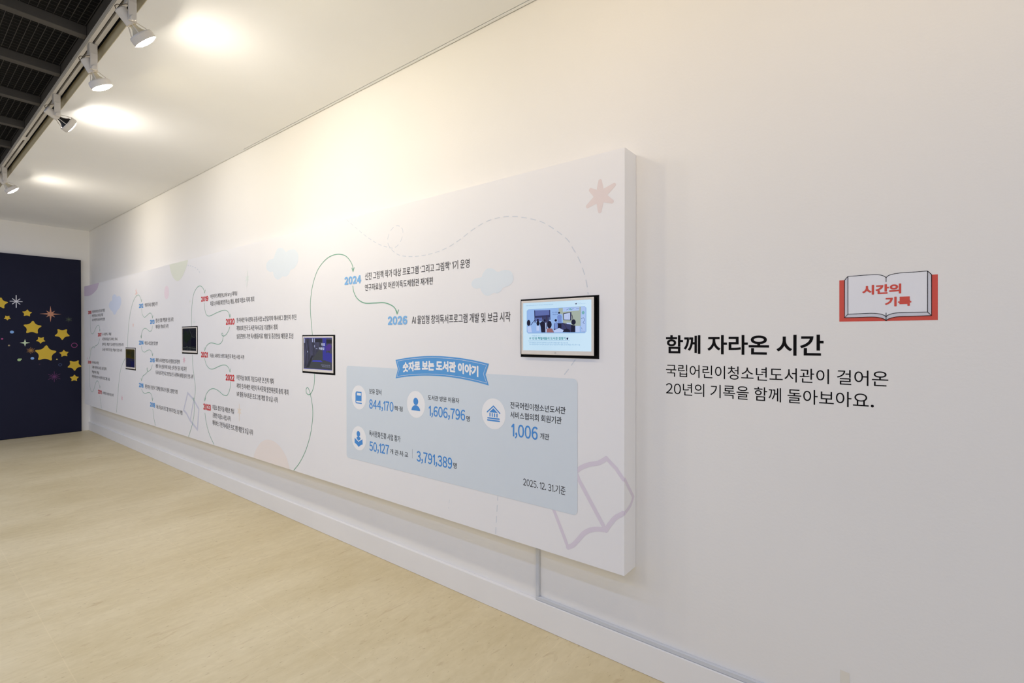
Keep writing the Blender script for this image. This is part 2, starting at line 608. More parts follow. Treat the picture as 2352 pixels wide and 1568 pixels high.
clip = lambda P: [(max(BX0, u), min(BZ1, max(BZ0, z))) for u, z in P]
a = art(1)
c0 = B(194, 657)
a.poly(clip([(BX0, BZ1), B(228, 640)] + smooth([B(*p) for p in ((227.6, 648.5), (223.5, 662.8), (213.6, 674), (204, 679.3), (193.9, 679.9))], 5) + [(BX0, B(193.9, 680)[1])]))
a.make('lilac_corner_blob', LILAC, panel)
blob('cloud', CLOUDL, Z([(322, 297), (340, 305), (347, 318), (366, 311), (383, 330), (384, 380), (368, 425), (352, 440), (335, 474), (318, 478), (308, 452), (287, 432), (275, 400), (285, 365), (303, 352), (306, 315)], 180, 600, 3.92))
a = art(1)
a.poly(clip([B(389, 600), B(432, 590)] + smooth([B(*p) for p in Z([(985, 2), (965, 70), (937, 135), (907, 172), (882, 174), (852, 142), (832, 90), (822, 42)], 180, 600, 3.92)], 5)))
a.make('olive_blob', OLIVE, panel)
a = art(1); u, z = B(382.8, 671.4); a.disc(u, z, abs(B(388.2, 671)[0] - u), abs(B(382.8, 656)[1] - z)); a.make('pink_oval', PINK, panel)
blob('cloud', CLOUD, Z([(850, 375), (890, 335), (945, 320), (1010, 340), (1085, 430), (1150, 390), (1250, 360), (1330, 380), (1390, 460), (1410, 560), (1390, 690), (1340, 800), (1270, 870), (1205, 895), (1160, 1000), (1080, 1065), (1005, 1055), (940, 1110), (870, 1142), (800, 1090), (765, 1010), (750, 940), (670, 942), (600, 890), (575, 810), (600, 700), (680, 625), (760, 600), (800, 500), (825, 430)], 560, 540, 11.2), n=3)
blob('cloud', CLOUD, Z([(640, 400), (740, 280), (870, 245), (1000, 280), (1150, 385), (1300, 330), (1500, 315), (1640, 380), (1715, 550), (1690, 730), (1560, 870), (1340, 950), (1260, 1080), (1120, 1150), (1010, 1130), (880, 1215), (760, 1235), (630, 1170), (545, 1040), (520, 970), (380, 985), (260, 940), (200, 830), (230, 720), (340, 620), (560, 570), (590, 490)], 1070, 600, 15.68), n=3)
a = art(1)
a.poly(clip(smooth([B(*p) for p in Z([(440, 1400), (446, 1350), (460, 1312), (485, 1272), (515, 1250), (545, 1246), (575, 1256), (605, 1278), (635, 1315), (660, 1360), (676, 1410), (684, 1450)], 430, 580, 2.9028)], 4) + [B(670, 1100), B(580, 1100)]))
a.make('peach_half_disc', PEACH, panel)
# six-armed soft star near the end of the board
a = art(1)
ctr = Vector(B(1378.5, 450.5))
for tipx, tipy in ((551, 512), (752, 568), (724, 808), (547, 950), (372, 876), (412, 640)):
    tip = Vector(B(1280 + tipx / 5.6, 320 + tipy / 5.6))
    d = (tip - ctr).normalized(); nn = Vector((-d.y, d.x)); w0, w1 = 0.023, 0.0085
    q = tip - d * w1
    arc = [q + (d * math.cos(t) + nn * math.sin(t)) * w1 for t in [math.pi / 2 - math.pi * k / 8 for k in range(9)]]
    a.poly([ctr + nn * w0] + arc + [ctr - nn * w0])
a.disc(ctr.x, ctr.y, 0.025)
a.make('rose_star', ROSE, panel)
def spark(name, m, px, py, h, arms, thin=0.25, rot=0.0, layer=1, vert=1.0):
    u, z = B(px, py)
    r = abs(B(px, py - h)[1] - z)
    a = art(layer)
    P = starpts(u, z, r, r * thin, arms, rot)
    if vert != 1.0: P = [(u + (x - u) * vert, y) for x, y in P]
    a.poly(P)
    return a.make(name, m, panel)
spark('sparkle', CORAL, 313.2, 672, 12, 5, 0.3, 0.5)
spark('sparkle', CORAL, 306, 746.5, 7, 6, 0.35)
spark('sparkle', PINKD, 280.3, 914, 8, 6, 0.35)
spark('sparkle', PINKD, 422.8, 826.5, 9.5, 8, 0.4, 0.2)
spark('sparkle', OLIVE, 207, 802, 8, 6, 0.3)
spark('sparkle', PGREEN, 254, 752, 5, 4, 0.3)
spark('sparkle', PINKD, 201.3, 822.5, 4, 4, 0.4)
spark('sparkle', PGREEN, 445.8, 739, 11, 4, 0.25)
spark('sparkle', PGREEN, 568, 639.3, 12, 6, 0.42)
spark('sparkle', SAND, 549.6, 944, 12, 6, 0.42)
spark('sparkle', OLIVE, 436.5, 692, 5, 4, 0.3)
spark('sparkle', OLIVE, 767, 758, 4, 4, 0.3, layer=2)
# thin spikes of the two long sparkles
a = art(2)
for (px, y0, y1, m) in ((568, 622, 657, PGREEN),):
    a.stroke([B(px + 0.6, y0), B(px - 1.2, y1)], 0.010)
a.make('sparkle_spike', PGREEN, panel)
a = art(2); a.stroke([B(549.4, 928), B(549.4, 966)], 0.008); a.make('sparkle_spike', SAND, panel)
# violet open-book outline, small
a = art(1)
P = lambda pts: [B(*p) for p in Z(pts, 180, 600, 3.92)]
a.stroke(P([(985, 1185), (1035, 1240), (1085, 1330), (1072, 1515), (1005, 1430), (975, 1370), (948, 1340)]), 0.022, closed=True)
a.stroke(P([(1040, 1245), (1022, 1340), (1008, 1430)]), 0.02)
a.make('book_outline', GREYV, panel)
# mauve open-book outline that wraps round the end of the board
K = lambda pts: [B(*p) for p in Z(pts, 1180, 1000, 3.734)]
a = art(1)
w = 0.0165
a.stroke(K([(330, 590), (345, 640), (465, 955)]), w * 1.0)
a.stroke(smooth(K([(465, 957), (510, 937), (560, 885), (600, 840), (650, 812), (710, 802), (790, 808)]), 5), w * 1.25)
u_, z_ = K([(950, 668)])[0]
a.stroke(smooth(K([(790, 812), (822, 762), (870, 706), (915, 680)]), 5) + [(BX1 - 0.004, z_)], w * 1.2)
u2, z2 = K([(950, 378)])[0]
a.stroke(K([(795, 195), (880, 285)]) + [(BX1 - 0.004, z2)], w)
a.stroke(smooth(K([(795, 195), (760, 217), (720, 236), (650, 247), (590, 268), (540, 300)]), 5), w * 1.2)
a.stroke(K([(530, 310), (562, 385), (770, 775)]), w * 1.1)
a.make('book_outline', MAUVE, panel)
a = Art('X', BX1, 1)
yt = BY + 0.0825
sidepts = []
def S(px, py): return onX(px, py, BX1)
tipz = S(1180 + 1025 / 3.734, 1000 + 525 / 3.734)
a.stroke([(BY + 0.004, z2)] + [tipz] , w)
a.stroke(smooth([tipz, S(1180 + 1005 / 3.734, 1000 + 588 / 3.734), S(1180 + 980 / 3.734, 1000 + 630 / 3.734), (BY + 0.004, z_)], 5), w * 1.05)
a.make('book_outline', MAUVE, panel)

# dashed trails
def trail(pts, on=0.034, offl=0.022, w=0.004, n=8):
    a = art(1)
    for s in dashes(smooth([B(*p) for p in pts], n), on, offl):
        if len(s) > 1: a.stroke(s, w, caps=False)
    return a.make('dashed_trail', DASHG, panel)
trail([(795.8, 504), (815.9, 521.5), (840, 541.6), (866.8, 559), (888.2, 567), (904.3, 569.2), (916.3, 560.4), (924.4, 543), (924.4, 525.5), (913.7, 518.3), (901.6, 524.2), (892.8, 540.3), (890.9, 557.7), (901.6, 575), (917.7, 585.8), (941.8, 589), (968.6, 587), (998, 580.4), (1027.5, 568.4), (1057, 549.6), (1086.4, 526.9), (1118.6, 508), (1150.7, 498.8), (1177.5, 496.9), (1204, 499.6), (1239, 507.6), (1262, 519), (1285.4, 535), (1305, 552), (1315.7, 570), (1326.4, 587.9), (1337, 612), (1347, 647.7), (1351, 676)])
trail([(1321.6, 825.5), (1308, 845), (1294, 862.5)])
trail([(1144, 1134), (1141, 1180), (1138.5, 1226)])
trail([(1032.6, 1147), (1030.4, 1168)], 0.02, 0.02, 0.002)
trail([(431.3, 609), (445.3, 612.8), (455.5, 620), (460.6, 629)], 0.03, 0.03, 0.006)

# green connecting arrows
def arrow(pts, head=True, w=0.0052, n=6, hs=0.030, layer=2):
    a = art(layer)
    P = smooth([B(*p) for p in pts], n)
    a.stroke(P, w)
    if head:
        t = P[-1]
        for sx in (-1, 1):
            a.stroke([t, (t[0] + sx * hs * 0.55, t[1] + hs)], w)
    return a.make('connecting_arrow', GREEN, panel)
arrow([(717.6, 768.3), (713.6, 721), (713.6, 689), (718, 656.8), (728.8, 622), (746, 598), (762, 587), (778, 583.7), (793, 587), (804, 598), (810, 611), (811, 623.5)], hs=0.024)
arrow([(810.5, 656.8), (812.7, 670), (821.3, 686), (837.3, 695.6), (861.4, 695.6), (882.9, 695), (901.6, 702.3), (910.2, 712.5), (912.3, 721)], hs=0.024, w=0.0062)
arrow([(722.8, 858.6), (722, 879.7), (717.7, 897), (710.8, 906), (704.3, 902.5), (703.2, 894), (706.6, 889.6), (710.8, 897), (714.2, 910.7), (718.3, 938.3), (717.7, 965.8), (712.5, 1000), (702, 1034.7), (688.4, 1062), (675, 1079.5)], head=False)
arrow([(440.2, 748.5), (440.2, 722.4), (441.5, 697), (445.3, 674), (453, 660), (460.6, 656.6), (467, 662.5), (470.3, 673)])
arrow([(469.6, 695.7), (470.4, 707.9), (473, 720), (478.5, 725.4), (486.4, 723.6), (498.5, 717.6), (511.8, 712.7), (519.7, 712.7), (525.1, 717.6), (527.6, 724.8), (528.2, 729)])
arrow([(527.9, 750.3), (525.1, 758.8), (520.3, 767.2), (514.2, 771.5), (510, 769.7), (509.4, 766), (511, 764.8), (512.4, 768.5), (512.7, 774.5), (510.6, 783), (505.7, 789), (499.7, 790.3), (490, 787.8), (482.7, 787.6), (476.7, 791.5), (472.4, 798.7), (470.6, 805.4)])
arrow([(470, 823), (471.8, 830), (474.1, 836.9), (479.3, 844.3), (485.6, 847.4), (492.5, 846), (501.7, 841.5), (512, 838), (518.9, 838.6), (524, 842.6), (527, 848.4), (528.3, 854.5)])
arrow([(529.2, 876.5), (529, 887.4), (526.9, 897.7), (522.3, 906.9), (517.7, 908), (512, 905.8), (504, 898.9), (495.9, 893.7), (487.9, 892.3), (480.4, 896), (474.7, 903.5), (471.8, 911.5), (470.7, 920.7)])
arrow([(470.9, 948.2), (472.4, 962), (476.4, 981.5), (481, 996.4), (486.2, 1009), (491.6, 1020)], head=False)
arrow([(442, 814.6), (442.8, 837), (445.3, 860), (448.6, 885.7), (448.4, 903.6), (445.8, 917.5), (443.8, 917.5), (443.4, 914), (445, 914.5), (446.2, 922), (446.6, 941.8), (442.8, 970), (435, 997), (433, 1002)], head=False)
arrow([(293.5, 797.2), (294.3, 763), (297.3, 732.7), (302.4, 704.6), (310, 684), (317.8, 677), (322.9, 684), (324.9, 693)])
arrow([(325.4, 708.4), (326.7, 720), (331.8, 728.3), (338.2, 723.7), (344.5, 718.6), (348.9, 722.4), (350.4, 730.6)])
arrow([(350.4, 748), (348.4, 758), (343.8, 760.7), (338.2, 756), (333, 753.6), (328, 758), (324.9, 768.4), (324.4, 776.5)])
arrow([(324.6, 795), (326.7, 804), (331.8, 808.4), (338.2, 804.8), (344.5, 803.3), (348.9, 809), (350.4, 817.3)])
arrow([(349.9, 837), (347, 847.4), (340.7, 852.5), (338, 850), (337.6, 846.5), (338.2, 844.4), (338.8, 849), (338.6, 854), (333, 859.7), (328, 864), (325, 874.5)])
arrow([(325.4, 893.4), (329.2, 901), (334.3, 902.8), (343.3, 901), (348.4, 907.4), (350.4, 920)])
arrow([(351, 939.3), (353.5, 959.7), (357.2, 976.5)], head=False)
arrow([(288.4, 822), (280.8, 837), (275.7, 857.7), (272.3, 888), (269.8, 921.4), (267.4, 947)], head=False)
arrow([(207.3, 723.7), (207.6, 751.6), (209, 761.9), (211.7, 766.6), (215.7, 763.3), (220.8, 751.6), (225.2, 746.2), (228.4, 750), (229.3, 761)])
arrow([(228.9, 777.3), (227.4, 785.3), (223.7, 791.2), (217.9, 794.9), (216.7, 799), (216, 797), (213.5, 796.3), (209.8, 801.5), (207.9, 811.7), (206.4, 824.2)])
arrow([(205.8, 836.7), (205.5, 866), (206.9, 888), (210.5, 899), (214.2, 897.5), (217.9, 886.5), (221.5, 875.5), (225.2, 875.5), (228, 882), (229.6, 891)])
arrow([(229.9, 908.5), (231, 920), (233.4, 937)], head=False)

# years and captions
def year(body, m, l, r, t, b, off=0.035):
    a = art(3)
    u0, z1 = B(l, t); _, z0 = B(l, b); u1, _ = B(r, t)
    a.fat(body, u0, u1, z0, z1, 0.02, (z1 - z0) * 0.045, n=6)
    return a.make('year_number', m, panel)
def caption(*lines):
    for ln in lines:
        a = art(3); lay(a, *ln, offset=0.0); a.make('caption_line', INK, panel)
year('2024', LBLUE, 791.3, 829.8, 636.2, 654.8)
caption(('신진 그림책 작가 대상 프로그램 ‘그리고 그림책’ 1기 운영', 838.7, 1078.4, 626.4, 643.2), ('연구자료실 및 어린이독도체험관 재개편', 838.7, 994.3, 652.8, 668.2))
year('2026', LBLUE, 890.9, 935.6, 726.4, 746.3)
caption(('AI 몰입형 창의독서프로그램 개발 및 보급 시작', 946.3, 1172.7, 724.8, 744.6))
year('2019', RED, 462, 478.6, 681, 693)
caption(('어린이독도체험관(LIVErary) 재개실', 483.4, 545, 676, 687.2), ('미꿈소(미래꿈희망창작소) 개실, 제1회 미꿈소 축제 개최', 483.4, 584, 691.7, 704.2))
year('2020', RED, 518.9, 538.9, 731.9, 746)
caption(('한-아세안 독서문화 공동사업 노란앞치마 해시태그 챌린지 추진', 543.7, 680.8, 729.5, 740.5), ('제100회 전국 도서관 독서교실 기념행사 개최', 543.7, 637.4, 747.7, 759.3), ('실감콘텐츠 기반 독서활동자료 개발 및 증강현실 체험관 조성', 543.7, 673.6, 766.3, 777.8))
year('2021', RED, 462, 477.5, 807.4, 820.5)
caption(('미꿈소 네이밍 브랜드화(전국 확산) 사업 시작', 482.7, 561.3, 811.2, 822.2))
year('2022', RED, 518.5, 538.5, 858.4, 873.5)
caption(('어린이날 100회 기념 도서관 큰 잔치 개최', 543.7, 628.8, 860.3, 872.1), ('제1차 한-아세안 어린이 독서문화 발전위원회 총회 개최', 543.7, 662.5, 879.2, 891.1), ('VR 활용 독서토론 프로그램 개발 및 보급 시작', 543.7, 638.4, 898.2, 910))
year('2023', RED, 467.2, 484.4, 925.5, 940)
caption(('미꿈소 첨단기술 체험관 개실', 488.6, 537.8, 928.6, 940), ('공평한 미꿈소 사업 시작', 488.6, 529.9, 946.7, 958.3), ('메타버스 기반 독서토론 프로그램 개발 및 보급 시작', 488.6, 581.2, 963.7, 976.2))
year('2012', BLUE, 319.5, 329.2, 697.7, 707.7)
caption(('‘책 읽어 주세요’ 캠페인 시작', 332.3, 361.9, 696.4, 705.6))
year('2013', BLUE, 344.8, 355, 734.4, 744.4)
caption(('청소년 1318 ‘책벌레’ 운영 시작', 357.8, 398.6, 731, 741), ('해외동포 책보내기 시작', 357.8, 387.1, 745.4, 754.8))
year('2014', BLUE, 319.5, 329.7, 781.6, 791.8)
caption(('책다모 사업 출범 및 협약', 332.3, 362.9, 783.5, 792))
year('2015', BLUE, 344.8, 355.5, 821.9, 831.4)
caption(('제1회 누리과정연계 도서관활용 업무협약', 357.8, 413.2, 821.9, 831.2), ('제1회 ‘독서 선물꾸러미 보내는 순회 전시’ 공모 사업 추진', 357.8, 428.5, 835.6, 845), ('다국어 동화구연 프로그램 ‘청소년 도서관에서 세계를 읽다’ 운영 시작', 357.8, 444, 850.2, 859.5))
year('2016', BLUE, 319.5, 329.7, 878.6, 888.8)
caption(('개관 10주년 기념 전시 ‘그림책을 펼치다-한국 원화 그림책전’ 개최', 333.1, 407.8, 882, 891.4))
year('2018', BLUE, 344.8, 356.3, 922.7, 933.4)
caption(('아동 코딩교육 프로그램 ‘이야기가 있는 코딩’ 개발', 359.3, 419.3, 928.5, 938))
year('2006', RED, 202.5, 210.1, 713.9, 721.5)
caption(('국립어린이청소년도서관 개관', 211.6, 241, 712.4, 719.2), ('어린이청소년 자료실 개실', 211.6, 236.9, 721.8, 728.4), ('사서 어린이독서교육과정 운영', 211.6, 241, 731.6, 738))
year('2007', RED, 224.9, 233.3, 764.4, 772.6)
caption(('도서관학교 개설', 235.2, 255.6, 763.8, 770.4), ('다문화자료실 및 서비스 개시', 235.2, 269.6, 775, 781.6), ('찾아가는 책읽기 ‘도서관친구들’ 운영 시작', 235.2, 283.9, 787, 793.6), ('도서관 ‘이야기가 있는 책놀이’ 운영 시작', 235.2, 280.6, 799, 805.6))
year('2009', RED, 202, 209.8, 827.6, 834.5)
caption(('외국아동도서 확충', 211.6, 226.7, 828.5, 835), ('국제 어린이도서관 교류 협력', 211.6, 244.3, 839.3, 846), ('책놀이터 개실', 211.6, 227.4, 850.2, 856.8), ('어린이청소년 독서문화 프로그램 보급', 211.6, 252.3, 860.4, 867))
year('2011', RED, 225.2, 233.7, 894.3, 903.4)
caption(('소외계층 독서문화 지원 시작', 235.5, 261.1, 898.3, 904.8))

# statistics box
bx0, bz1 = B(796.1, 839.5); _, bz0 = B(796.1, 1049.5); bx1, _ = B(1326.7, 1000)
a = art(2)
r_ = 0.022
pts = []
for cx, cz, t0 in ((bx1 - r_, bz1 - r_, 0), (bx0 + r_, bz1 - r_, 90), (bx0 + r_, bz0 + r_, 180), (bx1 - r_, bz0 + r_, 270)):
    pts += [(cx + r_ * math.cos(math.radians(t0 + 90 * k / 8)), cz + r_ * math.sin(math.radians(t0 + 90 * k / 8))) for k in range(9)]
a.poly(pts)
a.make('statistics_box', STATS, panel)
# ribbon banner
uL, zLt = B(908.8, 826.3); _, zLb = B(908.8, 868.9); uR, zRt = B(1123.1, 835.2); _, zRb = B(1123.1, 884.7)
um, zmt = B(1009.6, 817.6)
mid = (uL + uR) / 2
zt_ = (zLt + zRt) / 2; zb_ = (zLb + zRb) / 2
sag = B(1009.6, 817.6)[1] - zt_
arc = lambda u: sag * (1 - ((u - mid) / (uR - mid)) ** 2)
def band(a, ins, hollow=None):
    u0, u1 = uL + ins * 1.5, uR - ins * 1.5
    n = 28
    us = [u0 + (u1 - u0) * k / n for k in range(n + 1)]
    top = [(u, zt_ - ins + arc(u)) for u in us]
    bot = [(u, zb_ + ins + arc(u)) for u in us]
    nl = (u0 + 0.022, (zt_ + zb_) / 2 + arc(u0)); nr = (u1 - 0.022, (zt_ + zb_) / 2 + arc(u1))
    return top + [nr] + bot[::-1] + [nl]
a = art(3); a.poly(band(a, 0)); a.make('ribbon_banner', RIBBON, panel)
a = art(4); P = band(a, 0.0095); a.stroke(P, 0.0016, closed=True); a.make('ribbon_outline', PWHITE, panel)
a = art(4)
u0, _ = B(925.6, 845); u1, _ = B(1099.4, 845)
hh = (zt_ - zb_)
a.fat('숫자로 보는 도서관 이야기', u0, u1, zb_ + hh * 0.25, zt_ - hh * 0.22, 0.016, 0.0022, warp=arc)
a.make('ribbon_lettering', PWHITE, panel)
# round icons
ICON = []
rr = 0.061
for px, py in ((824.6, 912.3), (955.5, 928.3), (1133.9, 950.0), (824.6, 1006.1)):
    u, z = B(px, py); ICON.append((u, z))
    r = 0.5 * (abs(B(px, py - 27.6 * 1)[1] - z) + rr) if False else None
rads = [abs(B(px, py + h)[1] - B(px, py)[1]) for px, py, h in ((824.6, 912.3, 27.5), (955.5, 928.3, 31), (1133.9, 950, 35.4), (824.6, 1006.1, 27.6))]
rr = sum(rads) / 4
for (u, z) in ICON:
    a = art(3); a.disc(u, z, rr, n=56); a.make('icon_disc', PWHITE, panel)
def icon(fn, i, name):
    a = art(4); u, z = ICON[i]; fn(a, lambda x, y: (u + x * rr, z + y * rr)); a.make(name, NUMB, panel)
def icon_book(a, p):
    a.poly([p(-.46, -.30), p(-.46, .34), p(-.34, .48), p(-.26, .48), p(-.26, .16), p(.38, .16), p(.38, -.30)])
    a.poly([p(-.26, .38), p(.38, .38), p(.38, .48), p(-.26, .48)]); a.poly([p(.30, .16), p(.38, .16), p(.38, .38), p(.30, .38)])
    a.stroke([p(-.42, -.26), p(-.42, -.40), p(-.34, -.47), p(.38, -.47)], rr * .09); 
def icon_person(a, p):
    u, z = p(0, .22); a.disc(u, z, rr * .27)
    a.poly([p(-.48, -.46)] + [p(.48 * math.cos(math.pi - math.pi * k / 14), -.46 + .40 * math.sin(math.pi * k / 14)) for k in range(15)] + [p(.48, -.46)])
def icon_library(a, p):
    a.stroke([p(-.54, .08), p(0, .50), p(.54, .08)], rr * .08)
    a.poly([p(-.36, .08), p(0, .36), p(.36, .08)])
    for x in (-.30, -.10, .10, .30): a.poly([p(x - .045, -.20), p(x + .045, -.20), p(x + .045, .04), p(x - .045, .04)])
    a.stroke([p(-.48, -.30), p(.48, -.30)], rr * .09); a.stroke([p(-.50, -.44), p(.50, -.44)], rr * .09)
def icon_reader(a, p):
    u, z = p(-.06, .36); a.disc(u, z, rr * .24)
    a.poly([p(-.30, .06), p(-.14, .13), p(.04, .13), p(.24, .06), p(.22, -.06), p(-.04, -.22), p(-.30, -.06)])
    a.poly([p(-.58, -.02), p(-.04, -.30), p(.50, -.02), p(.54, -.44), p(.30, -.52), p(-.02, -.72), p(-.34, -.52), p(-.58, -.44)])
icon(icon_book, 0, 'book_icon'); icon(icon_person, 1, 'person_icon'); icon(icon_library, 2, 'library_icon'); icon(icon_reader, 3, 'reader_icon')
def st(body, m, l, r, t, b, off=0.007, name='statistic_caption'):
    a = art(3)
    if name == 'statistic_number':
        u0, z1 = B(l, t); _, z0 = B(l, b); u1, _ = B(r, t)
        a.fat(body, u0, u1, z0, z1, 0.0, (z1 - z0) * 0.018, n=6)
    else:
        lay(a, body, l, r, t, b, off)
    a.make(name, m, panel)
st('보유 장서', INKB, 848.4, 876.4, 891.3, 904.3)
st('844,170', NUMB, 848.4, 904.2, 916.1, 940.5, 0.0, 'statistic_number')
st('책·점', INKB, 905.8, 924.9, 931, 942.2)
st('도서관 방문 이용자', INKB, 983.3, 1055, 906.8, 918.3)
st('1,606,796', NUMB, 984.9, 1068.8, 930.6, 957.4, 0.0, 'statistic_number')
st('명', INKB, 1071.6, 1079.3, 954.4, 967.1)
st('전국어린이청소년도서관', INKB, 1172.4, 1299.2, 921.8, 937)
st('서비스협의회 회원기관', INKB, 1172.4, 1290.3, 943.8, 959.4)
st('1,006', NUMB, 1174.7, 1235.4, 971.7, 1005, 0.0, 'statistic_number')
st('개관', INKB, 1241, 1261.7, 993.4, 1007.6)
st('독서문화진흥 사업 참가', INKB, 848.4, 920, 987.3, 1001.2)
st('50,127', NUMB, 848.9, 894, 1012.3, 1037, 0.0, 'statistic_number')
st('개 관·처·교', INKB, 896.1, 937.7, 1029.5, 1041.5, 0.004)
st('3,791,389', NUMB, 957.3, 1039, 1034.2, 1061.8, 0.0, 'statistic_number')
st('명', INKB, 1041.5, 1049.2, 1061.3, 1074.6)
st('2025. 12. 31.기준', INK, 1202.2, 1299.2, 1096.3, 1115, 0.0)
a = art(3); a.stroke([B(947.6, 1031), B(947.6, 1052)], 0.0018, caps=False); a.make('divider_line', mat('print_divider', rgb(150, 158, 166)), panel)

# ------------------------------------------------------------------ screens in the board
BEZEL = mat('silver_bezel_plastic', rgb(222, 216, 207), 0.4, 0.02, 20, metal=0.0, spec=0.4)
CASE = mat('black_case_plastic', rgb(14, 14, 15), 0.5, 0.05, 20)
LOGO = mat('grey_logo_print', rgb(120, 116, 112), 0.4, 0.02)
LAB = ['silver-framed small screen showing a dim yellow and navy picture, beside the far navy partition',
       'silver-framed small screen showing a dark green scene, left of the red 2019 and 2021 dates',
       'silver-framed screen showing a dim blue street picture, under the tall green arc',
       'silver-framed bright screen showing a classroom photo above teal lettering']
SCR = []
for k, m_ in enumerate(MON):
    x0, x1, z0, z1 = m_['hole']
    q = m_['q']
    yf = BY - q
    g = 0.0165
    if k in (0, 1): g = 0.012
    bx0_, bx1_ = x0 + g, x1 - g
    bz0_, bz1_ = z0 + 0.013, z1 - 0.009
    t = thing('wall_monitor', LAB[k], 'monitor', (0, 0, 0), 'screens set into the timeline board')
    bm = bmesh.new()
    s, bt = 0.0105, 0.019
    sx0, sx1, sz0, sz1 = bx0_ + s, bx1_ - s, bz0_ + bt, bz1_ - s
    yk = BY + 0.010
    yl = yf + 0.005
    # bezel ring with a chamfered outer lip
    def ring4(xa, xb, za, zb, y): return [bm.verts.new(v) for v in ((xa, y, za), (xb, y, za), (xb, y, zb), (xa, y, zb))]
    R0 = ring4(bx0_, bx1_, bz0_, bz1_, yl)
    R1 = ring4(bx0_, bx1_, bz0_, bz1_, yf + 0.0025)
    R2 = ring4(bx0_ + .0025, bx1_ - .0025, bz0_ + .0025, bz1_ - .0025, yf)
    R3 = ring4(sx0, sx1, sz0, sz1, yf + 0.0005)
    R4 = ring4(sx0, sx1, sz0, sz1, yf + 0.003)
    for A_, B_ in ((R0, R1), (R1, R2), (R2, R3), (R3, R4)):
        for i in range(4): bm.faces.new((A_[i], A_[(i + 1) % 4], B_[(i + 1) % 4], B_[i]))
    obj('bezel', bm, BEZEL, t)
    obj('rear_casing', boxes((bx0_ + .0015, bx1_ - .0015, yf + 0.0042, yk + 0.0015, bz0_ + .0015, bz1_ - .0015)), CASE, t)
    a = Art('Y', yf, 1); a.ring((sx0 + sx1) / 2, bz0_ + bt * 0.48, 0.0034, 0.0009, 20); a.make('maker_badge', LOGO, t)
    ys = yf + 0.003
    SCR.append((t, sx0, sx1, sz0, sz1, ys))
def screen_mat(name, c0, c1, scale, strength, vert=False):
    m = bpy.data.materials.new(name)
    m.use_nodes = True
    N, L = m.node_tree.nodes, m.node_tree.links
    b = N['Principled BSDF']
    b.inputs['Base Color'].default_value = (0.01, 0.01, 0.012, 1)
    b.inputs['Roughness'].default_value = 0.25
    tc = N.new('ShaderNodeTexCoord'); n = N.new('ShaderNodeTexNoise')
    n.inputs['Scale'].default_value = scale; n.inputs['Detail'].default_value = 5
    r = N.new('ShaderNodeValToRGB')
    r.color_ramp.elements[0].position, r.color_ramp.elements[0].color = 0.35, c0
    r.color_ramp.elements[1].position, r.color_ramp.elements[1].color = 0.65, c1
    mp = N.new('ShaderNodeMapping'); mp.inputs['Scale'].default_value = (2.0, 1, 0.6) if vert else (1, 1, 1)
    L.new(tc.outputs['Object'], mp.inputs['Vector']); L.new(mp.outputs['Vector'], n.inputs['Vector'])
    L.new(n.outputs['Fac'], r.inputs['Fac']); L.new(r.outputs['Color'], b.inputs['Emission Color'])
    b.inputs['Emission Strength'].default_value = strength
    return m
def scr(k, m):
    t, x0, x1, z0, z1, ys = SCR[k]
    a = Art('Y', ys, 0); a.poly([(x0, z0), (x1, z0), (x1, z1), (x0, z1)])
    return a.make('screen', m, t)
def pic(k, col, shapes, name, layer=1):
    """shapes on screen k in unit coordinates (0..1, y up); emitted colour"""
    t, x0, x1, z0, z1, ys = SCR[k]
    m = emat('screen_glow_%02d_%02d_%02d' % col, rgb(*col)) if not isinstance(col, bpy.types.Material) else col
    a = Art('Y', ys, 0); a.layer = layer * 0.5
    U = lambda p: (x0 + p[0] * (x1 - x0), z0 + p[1] * (z1 - z0))
    for s in shapes:
        if s[0] == 'p': a.poly([U(p) for p in s[1]])
        elif s[0] == 'r': a.poly([U(p) for p in ((s[1], s[2]), (s[3], s[2]), (s[3], s[4]), (s[1], s[4]))])
        elif s[0] == 'e':
            u, z = U((s[1], s[2])); a.disc(u, z, s[3] * (x1 - x0), s[4] * (z1 - z0), 20)
        elif s[0] == 's': a.stroke([U(p) for p in s[1]], s[2])
        elif s[0] == 'o':
            u, z = U((s[1], s[2])); a.ring(u, z, s[3] * (x1 - x0), s[4], 16)
        elif s[0] == 't':
            u0, z0_ = U((s[2], s[3])); u1, z1_ = U((s[4], s[5])); a.text(s[1], u0, u1, z0_, z1_, s[6] if len(s) > 6 else 0.0)
    return a.make(name, m, [c for c in t.children if c.name.startswith('screen')][0])
scr(0, screen_mat('screen_dim_yellow_navy', rgb(9, 9, 28), rgb(15, 16, 48), 9, 1.0))
pic(0, (50, 45, 16), [('p', [(0, .52), (1, .46), (1, 1), (0, 1)])], 'picture_field')
pic(0, (34, 36, 22), [('e', .75, .72, .18, .2), ('e', .3, .8, .2, .12)], 'picture_shade', 2)
pic(0, (18, 20, 60), [('r', .55, .02, .9, .34)], 'picture_shade', 2)
scr(1, screen_mat('screen_dark_green', rgb(6, 7, 16), rgb(15, 21, 19), 10, 1.0))
pic(1, (18, 28, 19), [('p', [(.05, .55), (.2, .95), (.42, .7), (.5, .95), (.62, .55), (.4, .42), (.3, .3)])], 'picture_foliage')
pic(1, (8, 9, 26), [('p', [(.62, .2), (.62, .5), (.78, .62), (1, .56), (1, .2)])], 'picture_shade', 2)
pic(1, (80, 86, 80), [('s', [(.03, .13), (.28, .13), (.34, .2), (.42, .12), (.5, .14), (.7, .12), (.97, .09)], .004), ('s', [(.36, .02), (.36, .12)], .004), ('s', [(.56, .02), (.56, .16)], .004), ('s', [(.5, .98), (.7, .62), (.88, .58)], .002)], 'picture_lines', 3)
